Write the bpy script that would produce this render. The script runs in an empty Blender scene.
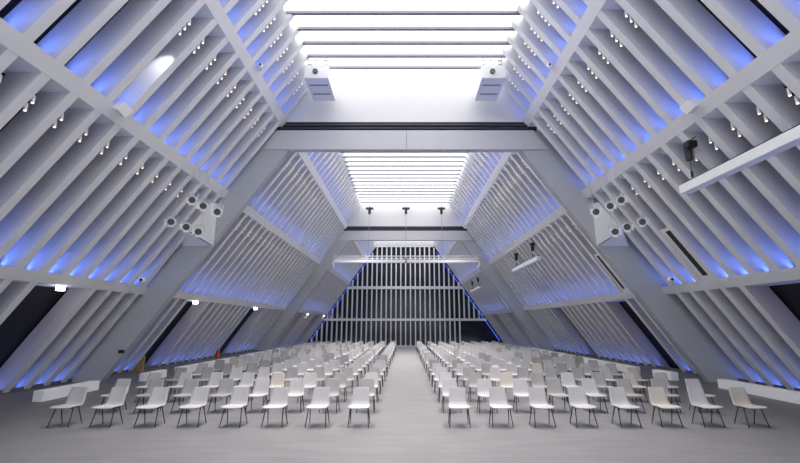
import bpy, bmesh, math, random
from mathutils import Vector, Matrix

random.seed(7)
C = bpy.context.scene.collection
scn = bpy.context.scene

# ------------------------------------------------------------------ camera, world, exposure
F_PX, HORIZON, EYE = 409.0, 324.2, 2.45
pitch = math.atan((HORIZON - 231.5) / F_PX)
cam_data = bpy.data.cameras.new('camera')
cam_data.sensor_fit = 'HORIZONTAL'
cam_data.sensor_width = 36.0
cam_data.lens = 36.0 * F_PX / 800.0
cam_data.shift_x = -5.0 / 800.0
cam_data.clip_end = 300
cam = bpy.data.objects.new('camera', cam_data)
C.objects.link(cam)
cam.location = (0, 0, EYE)
cam.rotation_euler = (math.pi / 2 + pitch, 0, 0)
scn.camera = cam

world = bpy.data.worlds.new('world')
world.use_nodes = True
bg = world.node_tree.nodes['Background']
bg.inputs[0].default_value = (0.86, 0.90, 1.0, 1)
bg.inputs[1].default_value = 0.75
scn.world = world

scn.view_settings.view_transform = 'Standard'
scn.view_settings.look = 'None'
scn.view_settings.exposure = 0.72
scn.view_settings.gamma = 1.0
scn.view_settings.use_curve_mapping = False

CEILING_GLOW = 2.1
SPOT_POWER = 760.0
LED_GLOW = 2.0
LED_POWER = 215.0
LED_TILT = 0.0

# ------------------------------------------------------------------ layout numbers (metres)
X0, S = 14.45, 0.693            # inner plane of the wall fins: |x| = X0 - S z
XP = 13.20                      # inner plane of the portal legs
PITCH = 0.858                   # fin spacing along the hall
BAY = 22.3
P1 = 18.7                       # front face of the first portal
YEND = 63.4
ZC = 14.4                       # underside of the skylight slats
PUR = [(3.76, 4.10), (8.33, 8.68), (12.03, 12.38)]
FIN_T = 0.26
FIN_D = 0.80
LOW_D = 0.85
BACK_D = 0.95
def fx(z): return X0 - S * z
def px(z): return XP - S * z

# ------------------------------------------------------------------ materials
def mat(name, col, rough=0.5, metal=0.0, noise=0.0, scale=6.0, spec=0.5, bump=0.0):
    m = bpy.data.materials.new(name)
    m.use_nodes = True
    nt = m.node_tree
    b = nt.nodes['Principled BSDF']
    b.inputs['Base Color'].default_value = (*col, 1)
    b.inputs['Roughness'].default_value = rough
    b.inputs['Metallic'].default_value = metal
    b.inputs['Specular IOR Level'].default_value = spec
    if noise > 0:
        tc = nt.nodes.new('ShaderNodeTexCoord')
        n = nt.nodes.new('ShaderNodeTexNoise')
        n.inputs['Scale'].default_value = scale
        n.inputs['Detail'].default_value = 4
        r = nt.nodes.new('ShaderNodeValToRGB')
        r.color_ramp.elements[0].position = 0.3
        r.color_ramp.elements[1].position = 0.7
        r.color_ramp.elements[0].color = (*[c * (1 - noise) for c in col], 1)
        r.color_ramp.elements[1].color = (*[min(1, c * (1 + noise)) for c in col], 1)
        nt.links.new(tc.outputs['Object'], n.inputs['Vector'])
        nt.links.new(n.outputs['Fac'], r.inputs['Fac'])
        nt.links.new(r.outputs['Color'], b.inputs['Base Color'])
        if bump > 0:
            bp = nt.nodes.new('ShaderNodeBump')
            bp.inputs['Strength'].default_value = bump
            bp.inputs['Distance'].default_value = 0.01
            nt.links.new(n.outputs['Fac'], bp.inputs['Height'])
            nt.links.new(bp.outputs['Normal'], b.inputs['Normal'])
    return m

def emit(name, col, strength):
    m = bpy.data.materials.new(name)
    m.use_nodes = True
    nt = m.node_tree
    nt.nodes.remove(nt.nodes['Principled BSDF'])
    e = nt.nodes.new('ShaderNodeEmission')
    e.inputs[0].default_value = (*col, 1)
    e.inputs[1].default_value = strength
    nt.links.new(e.outputs[0], nt.nodes['Material Output'].inputs[0])
    return m

M = {}
M['paint'] = mat('grey_white_paint', (0.80, 0.80, 0.82), 0.45, noise=0.02, scale=1.5)
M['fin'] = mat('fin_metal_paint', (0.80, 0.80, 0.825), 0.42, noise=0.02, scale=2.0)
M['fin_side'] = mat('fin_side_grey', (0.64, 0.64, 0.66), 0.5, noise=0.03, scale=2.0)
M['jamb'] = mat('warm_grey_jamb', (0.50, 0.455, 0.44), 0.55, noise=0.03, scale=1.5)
M['portal'] = mat('portal_grey_paint', (0.45, 0.465, 0.485), 0.5, noise=0.03, scale=0.6)
M['beam'] = mat('beam_grey_paint', (0.54, 0.54, 0.565), 0.5)
M['rail'] = mat('dark_base_rail', (0.10, 0.10, 0.11), 0.5)
M['white'] = mat('white_board', (0.80, 0.80, 0.81), 0.5)
M['gloss_white'] = mat('white_lacquer', (0.84, 0.84, 0.85), 0.35)
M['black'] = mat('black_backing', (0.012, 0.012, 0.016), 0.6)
M['dark_metal'] = mat('black_metal', (0.025, 0.025, 0.028), 0.4, metal=0.3)
M['leg'] = mat('dark_leg_steel', (0.035, 0.035, 0.04), 0.4, metal=0.4)
M['grey_metal'] = mat('grey_metal', (0.30, 0.30, 0.35), 0.4, metal=0.2)
M['slat'] = mat('slat_grey', (0.20, 0.20, 0.23), 0.5)
M['pipe'] = mat('slot_pipe', (0.05, 0.05, 0.09), 0.4)
M['panel'] = mat('white_panel', (0.70, 0.70, 0.71), 0.5)
M['night_glass'] = mat('dark_night_glass', (0.018, 0.020, 0.032), 0.12, noise=0.3, scale=0.5)
M['ledge'] = mat('grey_ledge', (0.40, 0.41, 0.43), 0.5)
M['tan'] = mat('tan_wood', (0.50, 0.33, 0.18), 0.6, noise=0.12, scale=8)
M['red'] = mat('red_enamel', (0.62, 0.03, 0.03), 0.35)
M['glow'] = emit('skylight_glow', (1.0, 0.985, 0.98), CEILING_GLOW)
M['blue'] = emit('blue_led', (0.05, 0.13, 1.0), LED_GLOW)
M['blue_end'] = emit('blue_led_end', (0.05, 0.13, 1.0), 2.5)
M['lamp'] = emit('spot_lens_glow', (1.0, 0.82, 0.70), 1.6)
M['cool_lamp'] = emit('cool_lamp_glow', (0.95, 0.97, 1.0), 14.0)
M['lens'] = mat('dark_lens', (0.03, 0.03, 0.035), 0.12)
SHELL = [mat('shell_pale_grey', (0.33, 0.323, 0.33), 0.45),
         mat('shell_mid_grey', (0.225, 0.22, 0.22), 0.45),
         mat('shell_warm_grey', (0.35, 0.322, 0.298), 0.45)]
SHELL_NAME = ['pale grey', 'mid grey', 'warm beige-grey']

def floor_mat():
    m = bpy.data.materials.new('polished_floor')
    m.use_nodes = True
    nt = m.node_tree; N = nt.nodes; L = nt.links
    b = N['Principled BSDF']
    tc = N.new('ShaderNodeTexCoord')
    mp = N.new('ShaderNodeMapping'); mp.inputs['Scale'].default_value = (0.35, 1.6, 1)
    L.new(tc.outputs['Object'], mp.inputs['Vector'])
    n = N.new('ShaderNodeTexNoise'); n.inputs['Scale'].default_value = 2.2; n.inputs['Detail'].default_value = 6
    L.new(mp.outputs['Vector'], n.inputs['Vector'])
    r = N.new('ShaderNodeValToRGB')
    r.color_ramp.elements[0].position = 0.3; r.color_ramp.elements[1].position = 0.72
    r.color_ramp.elements[0].color = (0.088, 0.085, 0.089, 1)
    r.color_ramp.elements[1].color = (0.122, 0.118, 0.122, 1)
    L.new(n.outputs['Fac'], r.inputs['Fac'])
    # thin joints of the big floor boards
    br = N.new('ShaderNodeTexBrick')
    br.inputs['Color1'].default_value = (1, 1, 1, 1); br.inputs['Color2'].default_value = (0.95, 0.95, 0.95, 1)
    br.inputs['Mortar'].default_value = (0.80, 0.80, 0.80, 1)
    br.inputs['Scale'].default_value = 1.0
    br.inputs['Brick Width'].default_value = 2.4; br.inputs['Row Height'].default_value = 1.2
    br.inputs['Mortar Size'].default_value = 0.008
    L.new(tc.outputs['Object'], br.inputs['Vector'])
    mx = N.new('ShaderNodeMix'); mx.data_type = 'RGBA'; mx.blend_type = 'MULTIPLY'
    mx.inputs['Factor'].default_value = 1.0
    L.new(r.outputs['Color'], mx.inputs[6]); L.new(br.outputs['Color'], mx.inputs[7])
    L.new(mx.outputs[2], b.inputs['Base Color'])
    b.inputs['Roughness'].default_value = 0.52
    b.inputs['Specular IOR Level'].default_value = 1.0
    return m
M['floor'] = floor_mat()

# ------------------------------------------------------------------ mesh helpers
def add_box(bm, x0, x1, y0, y1, z0, z1):
    v = [bm.verts.new(p) for p in ((x0,y0,z0),(x1,y0,z0),(x1,y1,z0),(x0,y1,z0),(x0,y0,z1),(x1,y0,z1),(x1,y1,z1),(x0,y1,z1))]
    for f in ((3,2,1,0),(4,5,6,7),(0,1,5,4),(1,2,6,5),(2,3,7,6),(3,0,4,7)):
        bm.faces.new([v[i] for i in f])

def add_prism(bm, poly, y0, y1):
    """poly: (x, z) corners; extruded along y"""
    a = [bm.verts.new((x, y0, z)) for x, z in poly]
    b = [bm.verts.new((x, y1, z)) for x, z in poly]
    n = len(poly)
    bm.faces.new(a); bm.faces.new(b[::-1])
    for i in range(n):
        j = (i + 1) % n
        bm.faces.new((a[j], a[i], b[i], b[j]))

def add_tube(bm, p, q, r0, r1=None, seg=10):
    r1 = r0 if r1 is None else r1
    p, q = Vector(p), Vector(q)
    d = (q - p).normalized()
    u = d.orthogonal().normalized(); w = d.cross(u)
    A, B = [], []
    for i in range(seg):
        a = 2 * math.pi * i / seg
        o = u * math.cos(a) + w * math.sin(a)
        A.append(bm.verts.new(p + o * r0)); B.append(bm.verts.new(q + o * r1))
    bm.faces.new(A[::-1]); bm.faces.new(B)
    for i in range(seg):
        j = (i + 1) % seg
        bm.faces.new((A[i], A[j], B[j], B[i]))

def fix(bm):
    bmesh.ops.recalc_face_normals(bm, faces=bm.faces)

def obj(name, bm, m, parent=None, smooth=False, bevel=0.0):
    fix(bm)
    if bevel:
        bmesh.ops.bevel(bm, geom=[e for e in bm.edges], offset=bevel, segments=2, affect='EDGES', profile=0.5)
    me = bpy.data.meshes.new(name)
    bm.to_mesh(me); bm.free()
    me.materials.append(m)
    if smooth:
        for p in me.polygons: p.use_smooth = True
    o = bpy.data.objects.new(name, me)
    C.objects.link(o)
    if parent: o.parent = parent
    return o

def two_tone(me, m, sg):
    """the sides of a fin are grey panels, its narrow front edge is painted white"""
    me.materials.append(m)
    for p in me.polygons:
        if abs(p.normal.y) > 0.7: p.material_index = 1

def share(name, me, parent=None, loc=(0,0,0), rot=(0,0,0)):
    o = bpy.data.objects.new(name, me)
    C.objects.link(o)
    o.location = loc; o.rotation_euler = rot
    if parent: o.parent = parent
    return o

def tag(o, label, cat, group=None, kind=None):
    o['label'] = label; o['category'] = cat
    if group: o['group'] = group
    if kind: o['kind'] = kind
    return o

def empty(name, loc=(0,0,0), rotz=0.0):
    o = bpy.data.objects.new(name, None)
    o.empty_display_size = 0.1
    C.objects.link(o); o.location = loc; o.rotation_euler = (0,0,rotz)
    return o

def box_obj(name, m, x0, x1, y0, y1, z0, z1, parent=None, bevel=0.0):
    bm = bmesh.new(); add_box(bm, min(x0,x1), max(x0,x1), y0, y1, z0, z1)
    return obj(name, bm, m, parent, bevel=bevel)

def mir(poly, sg): return [(sg * x, z) for x, z in poly]

ORD = ['first','second','third','fourth','fifth','sixth','seventh','eighth','ninth','tenth','eleventh','twelfth','thirteenth',
       'fourteenth','fifteenth','sixteenth','seventeenth','eighteenth','nineteenth','twentieth','twenty-first','twenty-second',
       'twenty-third','twenty-fourth','twenty-fifth']
SIDE = {-1: 'left-side', 1: 'right-side'}
BAYNAME = ['front bay', 'middle bay', 'end bay']

# ------------------------------------------------------------------ floor
Y0 = -3.6
LOWZ = -1.0
YEDGE = 43.5
tag(box_obj('floor', M['floor'], -15.4, 15.4, Y0, YEDGE, -0.3, 0.0), 'wide grey polished hall floor with bright centre aisle', 'floor', kind='structure')
tag(box_obj('floor', M['floor'], -16.2, 16.2, YEDGE, YEND + 1.2, LOWZ - 0.2, LOWZ), 'lower grey floor beyond the last row, before the dark glass wall', 'floor', kind='structure')
tag(box_obj('trim_1', M['ledge'], -11.0, 11.0, YEDGE - 0.35, YEDGE, 0.0, 0.33), 'low grey ledge closing the far end of the aisle', 'ledge', kind='structure')

# ------------------------------------------------------------------ side walls, bay by bay
OPEN = {  # (side, bay) -> list of (k0, k1): openings between lower fins k0 and k1 (k counts back from the next portal)
    (-1, 0): [(3, 6)], (1, 0): [(4, 7)],
    (-1, 1): [(18, 21), (6, 10)], (1, 1): [(18, 21), (7, 10)],
    (-1, 2): [(5, 9), (16, 19)], (1, 2): [(6, 10), (16, 19)],
}
fin_mesh = {}
def fin_y(sg, bay, k):
    return (18.26 if sg < 0 else 17.93) + BAY * bay - PITCH * k

def led_light(x, ya, yb, z, up, parent_list, power):
    L = bpy.data.lights.new('led_light', 'AREA')
    L.shape = 'RECTANGLE'; L.size = yb - ya; L.size_y = 0.24
    L.color = (0.13, 0.25, 1.0); L.energy = power * (yb - ya) / 22.0; L.spread = math.radians(95)
    o = bpy.data.objects.new('led_light', L); C.objects.link(o)
    zax = -Vector(up).normalized()              # an area light shines along its -z
    xax = Vector((0, 1, 0)); xax = (xax - zax * xax.dot(zax)).normalized()
    yax = zax.cross(xax)
    o.matrix_world = Matrix((xax, yax, zax)).transposed().to_4x4()
    o.location = (x, (ya + yb) / 2, z)
    parent_list.append(o)

for sg in (-1, 1):
    nm = 'wall_left' if sg < 0 else 'wall_right'
    bm = bmesh.new()
    add_prism(bm, mir([(fx(3.85), 3.85), (fx(14.75), 14.75), (fx(14.75) + FIN_D, 14.75), (fx(3.85) + FIN_D, 3.85)], sg), -FIN_T/2, FIN_T/2)
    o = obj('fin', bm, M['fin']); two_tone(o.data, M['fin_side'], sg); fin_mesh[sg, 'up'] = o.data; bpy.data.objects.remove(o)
    for zb in (0.0, LOWZ):
        bm = bmesh.new()
        add_prism(bm, mir([(fx(zb), zb), (fx(3.95), 3.95), (fx(3.95) + LOW_D, 3.95), (fx(zb) + LOW_D, zb)], sg), -FIN_T/2, FIN_T/2)
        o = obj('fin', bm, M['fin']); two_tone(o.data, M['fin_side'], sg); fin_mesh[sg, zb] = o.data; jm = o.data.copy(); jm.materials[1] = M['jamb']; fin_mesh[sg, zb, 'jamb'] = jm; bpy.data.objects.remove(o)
    for bay in range(3):
        ya = Y0 if bay == 0 else P1 + BAY * (bay - 1) + 0.35
        yb = P1 + BAY * bay if bay < 2 else YEND
        zb = 0.0 if bay < 2 else LOWZ
        w = empty(nm, (sg * fx(0), ya, 0))
        tag(w, '%s sloping wall of grey fins glowing blue, %s' % (SIDE[sg], BAYNAME[bay]), 'wall', kind='structure')
        inv = Matrix.Translation((-sg * fx(0), -ya, 0))
        kids = []
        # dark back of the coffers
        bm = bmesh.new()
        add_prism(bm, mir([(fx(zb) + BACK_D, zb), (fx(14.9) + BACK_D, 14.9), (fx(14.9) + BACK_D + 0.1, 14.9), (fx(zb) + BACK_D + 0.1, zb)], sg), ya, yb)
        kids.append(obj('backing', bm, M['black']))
        # knee wall
        kids.append(box_obj('knee_wall', M['paint'], sg * 14.72, sg * 15.3, yb - 1.7, yb, zb, 0.9))
        # purlins
        for i, (z0, z1) in enumerate(PUR):
            e = 0.012
            bm = bmesh.new()
            add_prism(bm, mir([(fx(z0) - e, z0), (fx(z1) - e, z1), (fx(z1) + FIN_D + 0.1, z1), (fx(z0) + FIN_D + 0.3 , z0)], sg), ya, yb)
            kids.append(obj('purlin', bm, M['paint']))
            bm = bmesh.new()
            xs = sorted((sg * (fx(z1) + 0.26), sg * (fx(z1) + 0.50)))
            add_box(bm, xs[0], xs[1], ya + 0.1, yb - 0.1, z1 + 0.01, z1 + 0.03)
            o = obj('led_strip', bm, M['blue']); o['label'] = 'blue glowing LED strip'; kids.append(o)
            led_light((xs[0] + xs[1]) / 2, ya + 0.1, yb - 0.1, z1 + 0.04, (-sg * S, LED_TILT, 1), kids, LED_POWER)
        xs = sorted((sg * (fx(zb) + 0.14), sg * (fx(zb) + 0.26)))
        bm = bmesh.new(); add_box(bm, xs[0], xs[1], ya + 0.1, yb - 0.1, zb + 0.01, zb + 0.03)
        o = obj('led_strip', bm, M['blue']); o['label'] = 'blue glowing LED strip'; kids.append(o)
        led_light((xs[0] + xs[1]) / 2, ya + 0.1, yb - 0.1, zb + 0.04, (-sg * S, LED_TILT, 1), kids, LED_POWER * 0.45)
        bm = bmesh.new()
        add_prism(bm, mir([(fx(zb) - 0.03, zb), (fx(zb) + 0.03, zb), (fx(zb) + 0.03, zb + 0.15), (fx(zb) - 0.03, zb + 0.15)], sg), ya, yb)
        kids.append(obj('base_rail', bm, M['rail']))
        # fins
        k = 0
        while True:
            y = fin_y(sg, bay, k)
            if y < ya + 0.2: break
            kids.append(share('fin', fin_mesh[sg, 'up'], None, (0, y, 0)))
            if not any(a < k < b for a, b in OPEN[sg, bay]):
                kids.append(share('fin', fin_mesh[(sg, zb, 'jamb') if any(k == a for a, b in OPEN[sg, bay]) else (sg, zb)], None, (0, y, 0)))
            k += 1
            if bay == 0 and y < 1.0: break
        for o in kids:
            o.parent = w
            o.matrix_parent_inverse = inv

# ------------------------------------------------------------------ portals (legs, beam, slot, white wall above)
def portal(y, label):
    p = empty('portal_frame', (0, y, 0))
    tag(p, label, 'portal frame', kind='structure')
    for sg in (-1, 1):
        bm = bmesh.new()
        add_prism(bm, mir([(px(0), 0), (px(11.81), 11.81), (fx(11.81) + 0.9, 11.81), (fx(0) + 0.9, 0)], sg), 0, 0.35)
        obj('leg', bm, M['portal'], p)
    bm = bmesh.new()
    add_prism(bm, [(-fx(10.80) - 0.1, 10.80), (fx(10.80) + 0.1, 10.80), (fx(11.81)+0.1, 11.81), (-fx(11.81)-0.1, 11.81)], -0.06, 0.30)
    obj('crossbeam', bm, M['beam'], p)
    box_obj('slot', M['black'], -6.55, 6.55, 0.0, 0.05, 11.78, 12.29, p)
    for z in (11.93, 12.10):
        bm = bmesh.new(); add_tube(bm, (-6.1, -0.04, z), (6.1, -0.04, z), 0.035)
        obj('rail', bm, M['pipe'], p)
    bm = bmesh.new()
    add_prism(bm, [(-fx(12.27) - 0.5, 12.27), (fx(12.27) + 0.5, 12.27), (fx(14.9) + 0.5, 14.9), (-fx(14.9) - 0.5, 14.9)], 0.02, 0.2)
    o = obj('upper_panel', bm, M['panel'], p); o['label'] = 'white panel above the beam'
    box_obj('joint', M['grey_metal'], 0.05, 0.09, -0.075, -0.055, 10.85, 11.78, p)
    return p
portal(P1, 'broad grey portal frame with slanted legs, the larger one facing the front rows')
portal(P1 + BAY, 'smaller-looking grey portal frame farther down the hall behind the hoisted screen bar')

# ------------------------------------------------------------------ skylight ceiling
for bay in range(3):
    ya = Y0 if bay == 0 else P1 + BAY * (bay - 1) + 0.35
    yb = P1 + BAY * bay if bay < 2 else YEND
    ce = empty('ceiling', (0, ya, ZC))
    tag(ce, 'glowing white skylight ceiling crossed by grey slats, %s' % BAYNAME[bay], 'ceiling', kind='structure')
    o = box_obj('light_panel', M['glow'], -4.75, 4.75, 0, yb - ya, 0.13, 0.2, ce)
    o['label'] = 'glowing white diffuser'
    bm = bmesh.new(); add_box(bm, -4.7, 4.7, -0.06, 0.06, 0.0, 0.13)
    slat = obj('slat', bm, M['slat']); me = slat.data; bpy.data.objects.remove(slat)
    y = (17.43 if bay < 1 else 17.43 + BAY * bay)
    ys = []
    while y > ya + 0.2:
        ys.append(y); y -= 0.89
    if bay == 2: ys.insert(0, 17.43 + BAY * 2 + 0.89)
    for y in ys:
        if y < yb: share('slat', me, ce, (0, y - ya, 0))

# ------------------------------------------------------------------ end wall of dark glass and vertical fins
we = empty('wall_back', (0, YEND, LOWZ))
tag(we, 'dark night-time glass end wall behind white vertical fins', 'wall', kind='structure')
def tz(z): return z - LOWZ
bm = bmesh.new()
add_prism(bm, [(-fx(LOWZ) - 0.9, 0), (fx(LOWZ) + 0.9, 0), (fx(14.9) + 0.9, tz(14.9)), (-fx(14.9) - 0.9, tz(14.9))], 0.6, 0.7)
obj('pane', bm, M['night_glass'], we)
ENDB = [(2.95, 3.30), (7.75, 8.15)]
for z0, z1 in ENDB:
    bm = bmesh.new(); add_prism(bm, [(-fx(z0), tz(z0)), (fx(z0), tz(z0)), (fx(z1), tz(z1)), (-fx(z1), tz(z1))], -0.05, 0.4)
    obj('crossbeam', bm, M['paint'], we)
o = box_obj('led_strip', M['blue_end'], -13.8, 13.8, 0.46, 0.5, 0.02, 0.04, we); o['label'] = 'blue glowing LED strip'
for sg in (-1, 1):
    bm = bmesh.new(); add_tube(bm, (sg * (fx(13.5) - 0.14), 0.46, tz(13.5)), (sg * (fx(0) - 0.14), 0.46, tz(0)), 0.018, seg=6)
    o = obj('led_strip', bm, M['blue_end'], we); o['label'] = 'blue glowing LED strip'
bm = bmesh.new(); add_prism(bm, [(-fx(14.36), tz(14.36)), (fx(14.36), tz(14.36)), (fx(14.6), tz(14.6)), (-fx(14.6), tz(14.6))], -0.05, 0.4)
obj('header', bm, M['white'], we)
n = 0
for i in range(-19, 20):
    x = 0.10 + i * 0.745
    ztop = min(14.36, (X0 - abs(x) - 0.05) / S)
    zbot = LOWZ
    if x > 8.3: zbot = 3.0
    if x > 8.3 and ztop < 3.4: continue
    if ztop - zbot < 0.6: continue
    bm = bmesh.new(); add_box(bm, x - 0.085, x + 0.085, 0.0, 0.5, tz(zbot), tz(ztop))
    obj('fin', bm, M['fin'], we)

# ------------------------------------------------------------------ white benches along the walls
def bench(sg, x, ya, yb, label):
    b = empty('bench', (sg * (x + 0.17), ya, 0))
    tag(b, label, 'bench', 'low white benches along the side walls')
    bm = bmesh.new(); add_box(bm, -0.17, 0.17, 0, yb - ya, 0.0, 0.34)
    obj('block', bm, M['gloss_white'], b, bevel=0.01)
    return b
bench(-1, 11.72, 14.1, 16.6, 'low white bench before the grey portal leg, beside the left-side front chairs')
bench(1, 12.36, 7.5, 17.1, 'long low white bench beside the right-side front chairs')
bench(-1, 11.35, 18.95, 20.5, 'short white bench block just past the left-side portal leg')
bench(1, 11.85, 19.2, 20.6, 'short white bench block just past the right-side portal leg')
bench(-1, 11.20, 21.5, 28.4, 'low white bench under the blue fins past the left-side dark openings')
bench(1, 11.55, 21.7, 28.6, 'low white bench under the blue fins past the right-side dark opening')
bench(-1, 11.15, 29.5, 39.5, 'long distant white bench behind the rear left-side chairs')
bench(1, 11.55, 29.7, 39.5, 'long distant white bench behind the rear right-side chairs')

# ------------------------------------------------------------------ chairs
def sheet(rows, t, nx=8, cup=0.0, cupdir=(0,0,1)):
    """rows: (y, z, halfwidth); a curved shell of thickness t"""
    bm = bmesh.new()
    n = len(rows)
    grid = []
    for i, (y, z, hw) in enumerate(rows):
        y2, z2 = rows[min(i + 1, n - 1)][:2]; y1, z1 = rows[max(i - 1, 0)][:2]
        d = Vector((0, y2 - y1, z2 - z1)).normalized()
        nrm = Vector((0, -d.z, d.y))
        line = []
        for j in range(nx + 1):
            u = -1 + 2 * j / nx
            off = Vector(cupdir) * (cup * u * u)
            c = Vector((u * hw, y, z)) + off
            line.append((bm.verts.new(c + nrm * t / 2), bm.verts.new(c - nrm * t / 2)))
        grid.append(line)
    for i in range(n - 1):
        for j in range(nx):
            a, b, c, d = grid[i][j], grid[i][j+1], grid[i+1][j+1], grid[i+1][j]
            bm.faces.new((a[0], b[0], c[0], d[0])); bm.faces.new((d[1], c[1], b[1], a[1]))
    for j in range(nx):
        for i, fl in ((0, 1), (n - 1, 0)):
            a, b = grid[i][j], grid[i][j+1]
            bm.faces.new((a[1], b[1], b[0], a[0]) if fl else (a[0], b[0], b[1], a[1]))
    for i in range(n - 1):
        for j, fl in ((0, 0), (nx, 1)):
            a, b = grid[i][j], grid[i+1][j]
            bm.faces.new((a[1], b[1], b[0], a[0]) if fl else (a[0], b[0], b[1], a[1]))
    return bm

seat_rows = [(-0.255, 0.432, 0.235), (-0.245, 0.447, 0.258), (-0.20, 0.458, 0.268), (-0.10, 0.458, 0.264), (0.02, 0.448, 0.256), (0.12, 0.444, 0.247), (0.175, 0.452, 0.240)]
back_rows = [(0.172, 0.448, 0.240), (0.205, 0.475, 0.236), (0.225, 0.52, 0.232), (0.255, 0.62, 0.225), (0.290, 0.74, 0.214), (0.316, 0.82, 0.206), (0.324, 0.845, 0.200), (0.327, 0.857, 0.186)]
seat_o = obj('seat', sheet(seat_rows, 0.022, cup=0.010), SHELL[0], smooth=True)
back_o = obj('backrest', sheet(back_rows, 0.020, cup=0.022, cupdir=(0,-1,0)), SHELL[0], smooth=True)
def leg_bm(sx, sy):
    bm = bmesh.new()
    add_tube(bm, (sx * 0.25, sy * 0.225, 0.0), (sx * 0.215, sy * 0.085 - 0.02, 0.425), 0.011, 0.015, 8)
    return bm
leg_os = [obj('leg', leg_bm(sx, sy), M['leg'], smooth=True) for sy in (-1, 1) for sx in (-1, 1)]
bm = bmesh.new()
for sy in (-1, 1):
    add_tube(bm, (-0.215, sy * 0.085 - 0.02, 0.42), (0.215, sy * 0.085 - 0.02, 0.42), 0.012, seg=8)
for sx in (-1, 1):
    add_tube(bm, (sx * 0.205, -0.20, 0.438), (sx * 0.205, 0.13, 0.43), 0.011, seg=8)
frame_o = obj('seat_frame', bm, M['leg'], smooth=True)
bm = bmesh.new()
for sy in (-1, 1):
    for sx in (-1, 1):
        add_tube(bm, (sx * 0.25, sy * 0.225, 0.0), (sx * 0.215, sy * 0.085 - 0.02, 0.425), 0.011, 0.015, 6)
    add_tube(bm, (-0.215, sy * 0.085 - 0.02, 0.42), (0.215, sy * 0.085 - 0.02, 0.42), 0.012, seg=6)
base_o = obj('leg_frame', bm, M['leg'], smooth=True)
protos = [seat_o, back_o] + leg_os + [frame_o]
far_protos = [seat_o, back_o, base_o]

SEATP = 1.034
ROWP = 1.652
NROW = 19
for r in range(NROW):
    for sg in (-1, 1):
        for s in range(8):
            x = (-1.13 if sg < 0 else 1.34) + sg * (SEATP if sg > 0 else 1.042) * s + random.uniform(-0.02, 0.02)
            y = 10.73 + 0.225 + ROWP * r + random.uniform(-0.02, 0.02)
            ch = empty('chair', (x, y, 0), random.uniform(-0.03, 0.03))
            u = random.random()
            c = 0 if u < 0.58 else (1 if u < 0.95 else 2)
            if r == 0: c = 2 if (sg > 0 and s in (5, 7)) else 0
            tag(ch, '%s shell chair, %s row from front, %s seat from aisle, %s block' % (SHELL_NAME[c], ORD[r], ORD[s], SIDE[sg]),
                'chair', 'audience chairs in two blocks')
            for p in (protos if r < 8 else far_protos):
                o = p.copy(); C.objects.link(o); o.parent = ch
                if p in (seat_o, back_o):
                    o.material_slots[0].link = 'OBJECT'
                    o.material_slots[0].material = SHELL[c]
for p in set(protos + far_protos):
    bpy.data.objects.remove(p)

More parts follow.
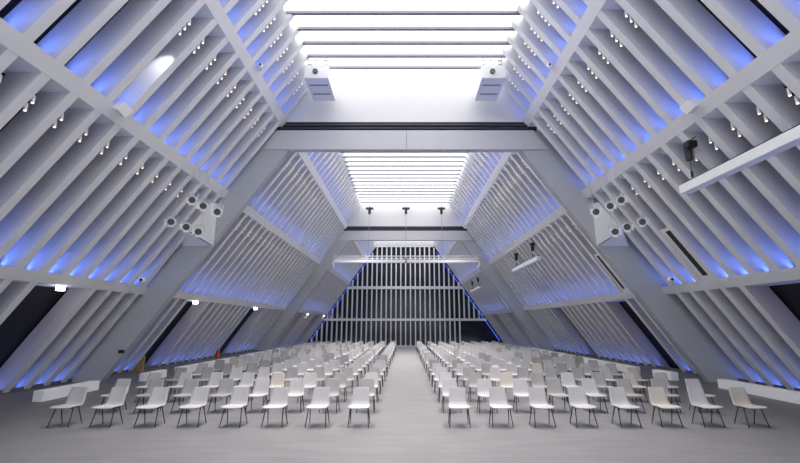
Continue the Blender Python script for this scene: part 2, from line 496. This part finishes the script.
# ------------------------------------------------------------------ track spotlights in the tops of the coffers
bm = bmesh.new(); add_tube(bm, (0,0,0.10), (0,0,-0.10), 0.036, seg=12); add_tube(bm, (0,0,0.15), (0,0,0.10), 0.012, seg=6)
HEAD = obj('lamp_head', bm, M['gloss_white'], smooth=False); head_me = HEAD.data; bpy.data.objects.remove(HEAD)
bm = bmesh.new(); add_tube(bm, (0,0,-0.101), (0,0,-0.106), 0.030, seg=12)
o = obj('lens', bm, M['lamp']); lens_me = o.data; bpy.data.objects.remove(o)
NUMW = {2: 'two', 3: 'three', 4: 'four'}
TIERN = {0: 'lower', 1: 'middle', 2: 'top'}
def track_lights(sg, bay, tier, k, nh, ordinal):
    """tier 0: under purlin 2; 1: under purlin 3; 2: under the skylight. k: fin on the near side of the coffer"""
    y = fin_y(sg, bay, k) + FIN_T / 2 + 0.08
    ztop = (PUR[1][0], PUR[2][0], ZC + 0.05)[tier]
    z1 = ztop - (0.50, 0.55, 0.62)[tier]
    step = (0.25, 0.215, 0.21)[tier]
    t = empty('track_spotlight', (sg * (fx(z1) + 0.10), y, z1))
    tag(t, 'track of %s small white spotlights, %s wall, %s row, %s coffer before %s portal' % (NUMW[nh], SIDE[sg], TIERN[tier], ORD[ordinal], 'the' if bay == 0 else 'far'),
        'spotlight', 'small track spotlights in the wall coffers')
    L = step * (nh - 1) + 0.3
    bm = bmesh.new()
    # the track follows the slope of the fin
    d = Vector((sg * S, 0, -1)).normalized()
    a = d * -0.15 + Vector((0, 0, 0.14)); b = d * (step * (nh - 1) + 0.15) + Vector((0, 0, 0.14))
    add_prism(bm, [(a.x - 0.02, a.z + 0.02), (a.x + 0.02, a.z + 0.02), (b.x + 0.02, b.z), (b.x - 0.02, b.z)], -0.062, -0.02)
    obj('track', bm, M['dark_metal'], t)
    for i in range(nh):
        p = d * (step * i)
        h = share('lamp_head', head_me, t, (p.x, 0.04, p.z), (math.radians(-4), sg * math.radians(4), 0))
        share('lens', lens_me, h)
    if tier == 2 and y > 7 and k >= 3:                                # the top row throws the working light on the seats and the aisle
        l = bpy.data.lights.new('spot_beam', 'SPOT')
        l.energy = SPOT_POWER; l.spot_size = math.radians(70); l.spot_blend = 1.0; l.shadow_soft_size = 0.12
        l.color = (1.0, 0.97, 0.95)
        lo = bpy.data.objects.new('spot_beam', l); C.objects.link(lo); lo.parent = t
        p = d * (step * 1.5) + Vector((-sg * 0.16, 0.04, -0.16))
        lo.location = p
        aim = Vector((sg * 3.0, y, 0.0)) - (Vector(t.location) + p)
        lo.rotation_euler = aim.to_track_quat('-Z', 'Y').to_euler()
    if (sg, bay, tier, k) == (-1, 0, 1, 9):      # one head is turned onto the next fin and leaves a bright patch
        l = bpy.data.lights.new('spot_beam', 'SPOT')
        l.energy = 130.0; l.spot_size = math.radians(40); l.spot_blend = 1.0; l.shadow_soft_size = 0.05
        lo = bpy.data.objects.new('spot_beam', l); C.objects.link(lo); lo.parent = t
        p = d * (step * 2) + Vector((0.02, 0.06, -0.15))
        lo.location = p
        aim = Vector((-7.75, fin_y(sg, 0, 8) - FIN_T / 2, 10.15)) - (Vector(t.location) + p)
        lo.rotation_euler = aim.to_track_quat('-Z', 'Y').to_euler()
for sg in (-1, 1):
    for tier, nh, kmax in ((0, 2, 13), (1, 3, 9), (2, 4, 16)):
        for i in range(kmax):
            track_lights(sg, 0, tier, i + 1, nh, i)
    for i in range(24):
        track_lights(sg, 1, 2, i + 1, 4, i)
    for tier, nh in ((0, 2), (1, 3)):
        for i in range(12, 22):
            if fin_y(sg, 1, i + 1) > 21.0:
                track_lights(sg, 1, tier, i + 1, nh, i)

# ------------------------------------------------------------------ wedge-shaped white housings with floodlights at the first portal
def floodlight(loc, sg, label):
    f = empty('floodlight', loc, 0)
    tag(f, label, 'floodlight', 'white floodlights clustered at the portal legs')
    d = Vector((-loc[0] * 0.55, -loc[1], (3.0 - loc[2]))).normalized()   # aimed at the front of the hall
    bm = bmesh.new()
    add_tube(bm, -d * 0.16, d * 0.16, 0.15, 0.17, 16)
    add_tube(bm, -d * 0.24, -d * 0.16, 0.085, 0.12, 16)
    obj('housing', bm, M['gloss_white'], f)
    bm = bmesh.new(); add_tube(bm, d * 0.150, d * 0.165, 0.128, 0.128, 16)
    obj('lens', bm, M['lens'], f)
    bm = bmesh.new()
    s = Vector((1, 0, 0)); s = (s - d * s.dot(d)).normalized()
    top = Vector((0, 0.12, 0.34))
    for q in (-1, 1):
        add_tube(bm, s * (0.165 * q), s * (0.165 * q) + Vector((0, 0.05, 0.26)), 0.014, seg=6)
        add_tube(bm, s * (0.165 * q) + Vector((0, 0.05, 0.26)), top, 0.014, seg=6)
    add_tube(bm, top, (top.x, top.y, (X0 - abs(loc[0])) / S - loc[2] + 0.02), 0.009, seg=6)
    obj('bracket', bm, M['beam'], f)
    bm = bmesh.new()
    c = d * 0.16 + Vector((0, 0, 0))
    u = s; v = d.cross(s)
    # four barn-door flaps round the lens
    for w, l in ((u, v), (-u, v), (v, u), (-v, u)):
        p0 = c + w * 0.17; p1 = c + w * 0.20 + d * 0.08
        q = [p0 - l * 0.12, p0 + l * 0.12, p1 + l * 0.13, p1 - l * 0.13]
        vv = [bm.verts.new(x) for x in q] + [bm.verts.new(x + w * 0.006) for x in q]
        for fc in ((0,1,2,3),(7,6,5,4),(0,4,5,1),(1,5,6,2),(2,6,7,3),(3,7,4,0)):
            bm.faces.new([vv[i] for i in fc])
    obj('barn_door', bm, M['gloss_white'], f)

for sg in (-1, 1):
    h = empty('corner_housing', (sg * 9.0, P1 - 0.01, 6.0))
    tag(h, 'white wedge-shaped housing under the floodlights on the %s portal leg' % SIDE[sg], 'housing', 'white wedge housings on the portal legs')
    bm = bmesh.new()
    P = {'C': (10.40, 0, 6.0), 'B': (8.91, 0, 6.0), 'T': (8.91, 0, 8.05), 'A': (9.88, -0.62, 6.62), 'U': (8.95, -0.55, 7.95), 'E': (10.35, 0, 6.1)}
    v = {k: bm.verts.new((sg * (x - 9.0), y, z - 6.0)) for k, (x, y, z) in P.items() if k != 'E'}
    for f in (('A','B','U'), ('U','B','T'), ('A','C','B'), ('C','T','B'), ('A','U','T','C')):
        try: bm.faces.new([v[k] for k in f])
        except ValueError: pass
    obj('body', bm, M['white'], h)
    bm = bmesh.new()
    a = Vector((sg * (9.88 - 9.0), -0.62, 0.62)); b = Vector((sg * (8.91 - 9.0), 0, 0))
    add_tube(bm, a.lerp(b, 0.12) + Vector((0, -0.02, -0.015)), a.lerp(b, 0.95) + Vector((0, -0.02, -0.015)), 0.02, seg=6)
    obj('slot', bm, M['dark_metal'], h)
FL = [((9.09, 16.8, 7.64), 'top row, outermost'), ((8.59, 16.8, 7.37), 'top row, middle'), ((7.96, 16.8, 7.11), 'top row, innermost'),
      ((9.87, 16.8, 6.67), 'lower row, outermost'), ((9.20, 16.8, 6.45), 'lower row, middle'), ((8.67, 16.8, 6.24), 'lower row, innermost')]
for sg in (-1, 1):
    for (x, y, z), w in FL:
        k = 0.925
        floodlight((sg * (x + (0.14 if sg > 0 else 0)) * k, y * k, EYE + (z - EYE) * k), sg, 'white floodlight with dark lens, %s portal cluster, %s' % (SIDE[sg], w))

# ------------------------------------------------------------------ projector boxes under the skylight
for sg in (-1, 1):
    b = empty('projector_box', (sg * 4.02, 16.5, 13.3))
    tag(b, 'white hanging projector box with dark lens, %s end of the white panel' % SIDE[sg], 'projector box', 'projector boxes under the skylight')
    box_obj('casing', M['white'], -0.55, 0.55, 0, 1.95, 0.0, 0.62, b, bevel=0.02)
    bm = bmesh.new(); add_tube(bm, (-0.05, -0.08, 0.33), (-0.05, 0.02, 0.33), 0.12, 0.13, 16)
    obj('lens', bm, M['lens'], b)
    for i, yy in enumerate((0.5, 1.25)):
        box_obj('vent', M['grey_metal'], -0.42, 0.42, yy, yy + 0.12, -0.012, 0.002, b)
    bm = bmesh.new()
    for xx in (-0.42, 0.42):
        for yy in (0.12, 0.55):
            add_tube(bm, (xx, yy, 0.60), (xx, yy, 1.12), 0.025, seg=6)
    for yy in (0.12, 0.55):
        for zz in (0.78, 1.0):
            add_tube(bm, (-0.46, yy, zz), (0.46, yy, zz), 0.022, seg=6)
        for a in (-0.4, 0.0):
            add_tube(bm, (a, yy, 0.78), (a + 0.4, yy, 1.0), 0.015, seg=6)
    obj('hanger', bm, M['grey_metal'], b)
    bm = bmesh.new()
    add_tube(bm, (-sg * 0.5, 0.1, 0.95), (-sg * 0.62, 0.1, 0.6), 0.012, seg=6); add_tube(bm, (-sg * 0.62, 0.1, 0.6), (-sg * 0.58, 0.1, 0.2), 0.012, seg=6)
    obj('cable', bm, M['grey_metal'], b)

# ------------------------------------------------------------------ hoisted lighting bars beside the right wall
def hoist_bar(x, z, ya, yb, hoists, label, bayn):
    b = empty('hanging_bar', (x, ya, z))
    tag(b, label, 'hanging bar', 'long white hanging bars by the right wall')
    box_obj('casing', M['gloss_white'], -0.16, 0.16, 0, yb - ya, -0.13, 0.15, b, bevel=0.012)
    box_obj('top_rail', M['dark_metal'], -0.05, 0.05, 0.1, yb - ya - 0.1, 0.17, 0.23, b)
    bm = bmesh.new()
    n = int((yb - ya) / 1.1)
    for i in range(n + 1):
        yy = 0.2 + i * (yb - ya - 0.4) / n
        add_box(bm, -0.03, 0.03, yy - 0.05, yy + 0.05, 0.14, 0.18)
    obj('clamp', bm, M['dark_metal'], b)
    for yy, zt, nth in hoists:
        h = empty('chain_hoist', (x, yy, z + 0.23))
        tag(h, 'black chain hoist over the %s of the bar in the %s' % (nth, bayn), 'chain hoist', 'black chain hoists')
        dz = zt - (z + 0.23)
        bm = bmesh.new(); add_tube(bm, (0, 0, 0.0), (0, 0, dz - 0.5), 0.012, seg=6); add_tube(bm, (0, 0, 0.05), (0, 0, 0.24), 0.035, seg=8)
        obj('chain', bm, M['dark_metal'], h)
        bm = bmesh.new()
        add_tube(bm, (0, 0, dz - 0.62), (0, 0, dz - 0.1), 0.105, 0.115, 12); add_tube(bm, (0, 0, dz - 0.1), (0, 0, dz), 0.03, seg=6)
        add_box(bm, -0.18, 0.10, -0.30, -0.10, dz - 0.28, dz - 0.08)
        obj('motor', bm, M['dark_metal'], h)
        bm = bmesh.new(); add_tube(bm, (0.10, -0.04, dz - 0.56), (0.10, -0.04, dz - 0.2), 0.05, seg=10)
        obj('cover', bm, M['grey_metal'], h)
        bm = bmesh.new()
        add_tube(bm, (-0.1, -0.2, dz - 0.1), (0.15, -0.2, dz + 0.08), 0.018, seg=6); add_tube(bm, (0.0, 0.0, dz - 0.05), (0.0, 0, dz + 0.25), 0.03, seg=6)
        obj('bracket', bm, M['dark_metal'], h)
hoist_bar(8.92, 6.62, 5.4, 12.45, [(12.0, 8.08, 'end'), (6.2, 8.08, 'start')], 'white bar hung along the right-side wall, longest in view', 'front bay')
hoist_bar(8.95, 6.75, 27.0, 33.5, [(28.3, 8.08, 'start'), (32.6, 8.08, 'end')], 'white bar hung in the middle bay by the right-side wall', 'middle bay')
hoist_bar(8.95, 6.75, 49.0, 55.5, [(50.3, 8.08, 'start'), (54.6, 8.08, 'end')], 'white bar hung in the end bay by the right-side wall', 'end bay')

# ------------------------------------------------------------------ wide screen bar hoisted across the hall
sb = empty('screen_bar', (0.1, 39.6, 8.6))
tag(sb, 'wide white screen bar hoisted across the hall before the second portal', 'screen bar')
for x0, x1 in ((-6.95, -0.12), (0.12, 6.95)):
    bm = bmesh.new(); add_box(bm, x0, x1, -0.14, 0.14, -0.30, -0.02)
    obj('casing', bm, M['gloss_white'], sb, bevel=0.015)
bm = bmesh.new()
for zz in (0.10, 0.36):
    add_tube(bm, (-7.15, 0, zz), (7.15, 0, zz), 0.035, seg=6)
for i in range(30):
    a = -7.1 + i * 14.2 / 30
    add_tube(bm, (a, 0, 0.10), (a + 14.2 / 60, 0, 0.36), 0.018, seg=5); add_tube(bm, (a + 14.2 / 60, 0, 0.36), (a + 14.2 / 30, 0, 0.10), 0.018, seg=5)
obj('truss', bm, M['white'], sb)
for sg in (-1, 1):
    bm = bmesh.new()
    pts = [(sg * 6.9, 0, -0.1), (sg * 7.1, 0, -0.2), (sg * 7.16, 0, -0.45), (sg * 7.0, 0, -0.8)]
    for a, b in zip(pts, pts[1:]): add_tube(bm, a, b, 0.11, 0.11, seg=8)
    obj('end_arm', bm, M['white'], sb)
box_obj('centre_bracket', M['grey_metal'], -0.12, 0.12, -0.16, 0.16, -0.34, 0.2, sb)
for xx, nth in ((-3.72, 'left-side'), (0.0, 'middle'), (3.62, 'right-side')):
    h = empty('chain_hoist', (0.1 + xx, 40.3, 8.97))
    tag(h, 'black hoist on the far white panel, %s of three holding the screen bar' % nth, 'chain hoist', 'black chain hoists')
    bm = bmesh.new()
    add_tube(bm, (0, 0, 4.45), (0, 0, 4.95), 0.14, seg=12); add_box(bm, -0.38, 0.38, -0.12, 0.12, 4.93, 5.12); add_tube(bm, (0, 0, 5.1), (0, 0, 5.43), 0.04, seg=6)
    obj('motor', bm, M['dark_metal'], h)
    bm = bmesh.new(); add_tube(bm, (0, 0, 4.46), (-0.03, -0.7, 0.05), 0.018, seg=6)
    obj('chain', bm, M['grey_metal'], h)

# ------------------------------------------------------------------ small fittings on the walls
def wallbox(sg, y, z, label, s=0.17):
    b = empty('speaker_box', (sg * (fx(z) - 0.02), y, z))
    tag(b, label, 'speaker', 'small white boxes on the purlins')
    bm = bmesh.new(); add_box(bm, -s, s, -s, s, -s * 0.9, s * 0.9)
    o = obj('casing', bm, M['gloss_white'], b, bevel=0.015); o.location = (-sg * 0.14, 0, 0.03); o.rotation_euler = (math.radians(-20), sg * math.radians(-25), math.radians(20) * sg)
    bm = bmesh.new(); add_tube(bm, (-sg * 0.02, 0, 0), (sg * 0.06, 0, 0), 0.05, seg=8)
    obj('mount', bm, M['grey_metal'], b)
wallbox(-1, 10.95, 8.60, 'small white box on the left-side middle purlin')
wallbox(1, 10.82, 8.62, 'small white box on the right-side middle purlin')
def camera_unit(sg, y, z, label, s=1.0):
    b = empty('security_camera', (sg * (fx(z) - 0.02), y, z))
    tag(b, label, 'security camera', 'small white cameras on the purlins')
    bm = bmesh.new(); add_tube(bm, (0, -0.02, -0.05), (-sg * 0.14 * s, -0.04, -0.05), 0.05 * s, seg=8)
    obj('mount', bm, M['white'], b)
    bm = bmesh.new(); bmesh.ops.create_uvsphere(bm, u_segments=14, v_segments=8, radius=0.14 * s, matrix=Matrix.Translation((-sg * 0.14 * s, -0.06, 0.02)))
    obj('dome', bm, M['gloss_white'], b, smooth=True)
    bm = bmesh.new(); add_tube(bm, (-sg * 0.17 * s, -0.14 * s - 0.04, 0.02), (-sg * 0.175 * s, -0.155 * s - 0.05, 0.02), 0.06 * s, seg=12)
    obj('lens', bm, M['lens'], b)
camera_unit(-1, 17.7, 4.28, 'white security camera at the end of the left-side lower purlin')
camera_unit(1, 17.5, 4.28, 'white security camera at the end of the right-side lower purlin')
camera_unit(-1, 14.4, 12.40, 'small white camera on the left-side upper purlin', 0.8)
camera_unit(1, 14.4, 12.40, 'small white camera on the right-side upper purlin', 0.8)

LAMPY = [(14.3, 'above the front dark opening'), (23.7, 'above the opening past the portal'), (33.3, 'above an opening in the middle bay'),
         (51.0, 'at the start of the end bay'), (61.3, 'at the far end by the dark glass')]
for i, (y, w) in enumerate(LAMPY):
    z = 3.79
    l = empty('emergency_lamp', (-(fx(z) + 0.12), y, z))
    tag(l, 'small bright lamp under the left-side lower purlin, %s' % w, 'lamp', 'bright lamps under the lower purlin')
    box_obj('bracket', M['white'], -0.05, 0.05, -0.12, 0.12, -0.06, 0.0, l)
    box_obj('diffuser', M['cool_lamp'], -0.13, 0.07, -0.08, 0.08, -0.20, -0.06, l)

# dark vent slots in the right-hand coffers
def vent(sg, y, z0, z1, label):
    b = empty('vent_slot', (sg * (fx(z0) + 0.08), y, z0))
    tag(b, label, 'vent', 'long dark vents between the fins')
    def P(d0, d1): return [(sg * d0, 0), (sg * (d0 - S * (z1 - z0)), z1 - z0), (sg * (d1 - S * (z1 - z0)), z1 - z0), (sg * d1, 0)]
    bm = bmesh.new(); add_prism(bm, P(0.0, 0.25), -0.29, 0.29)
    o = obj('panel', bm, M['fin'], b)
    o.scale = (1, 1, 1)
    bm = bmesh.new()
    za, zb2 = 0.18, z1 - z0 - 0.12
    add_prism(bm, [(sg * (-0.012 - S * za), za), (sg * (-0.012 - S * zb2), zb2), (sg * (0.05 - S * zb2), zb2), (sg * (0.05 - S * za), za)], -0.24, 0.06)
    obj('grille', bm, M['black'], b)
vent(1, fin_y(1, 0, 3) + PITCH / 2, PUR[0][1], 6.15, 'long dark vent between the right-side fins above the lower purlin, front bay')
vent(1, fin_y(1, 1, 22) + PITCH / 2, PUR[0][1], 6.15, 'long dark vent between the right-side fins just past the portal leg')
vent(1, fin_y(1, 1, 1) + PITCH / 2, PUR[0][1], 6.15, 'long dark vent between the right-side fins before the second portal')
vent(1, fin_y(1, 2, 18) + PITCH / 2, PUR[0][1], 6.15, 'long dark vent between the right-side fins in the end bay')

# black box on the portal leg, tan boards and a red extinguisher in the openings
b = box_obj('wall_box', M['dark_metal'], -0.12, 0.12, -0.06, 0.0, -0.07, 0.07)
b.location = (-12.45, P1, 1.28)
tag(b, 'small black box on the face of the left-side portal leg', 'wall box')
for y, ya, w in ((fin_y(-1, 1, 21), 0.0, 'just past the left-side portal leg'), (fin_y(-1, 1, 10), 0.0, 'farther along the left-side wall')):
    b = empty('tan_board', ((-14.15 if y < 28 else -14.3), y + 0.22, 0))
    tag(b, 'tan board at the foot of the dark opening %s' % w, 'board', 'tan boards in the dark openings')
    box_obj('panel', M['tan'], -0.45, 0.25, 0, 0.08, 0.0, 0.8, b)
e = empty('fire_extinguisher', (-14.0, 31.75, 0.0))
tag(e, 'small red fire extinguisher in the second dark opening of the left-side wall', 'fire extinguisher')
bm = bmesh.new(); add_tube(bm, (0,0,0), (0,0,0.5), 0.10, seg=14); add_tube(bm, (0,0,0.5), (0,0,0.58), 0.10, 0.03, seg=14)
obj('cylinder', bm, M['red'], e)
bm = bmesh.new(); add_tube(bm, (0,0,0.57), (0,0,0.66), 0.03, seg=8); add_box(bm, -0.03, 0.12, -0.015, 0.015, 0.64, 0.67)
obj('handle', bm, M['dark_metal'], e)
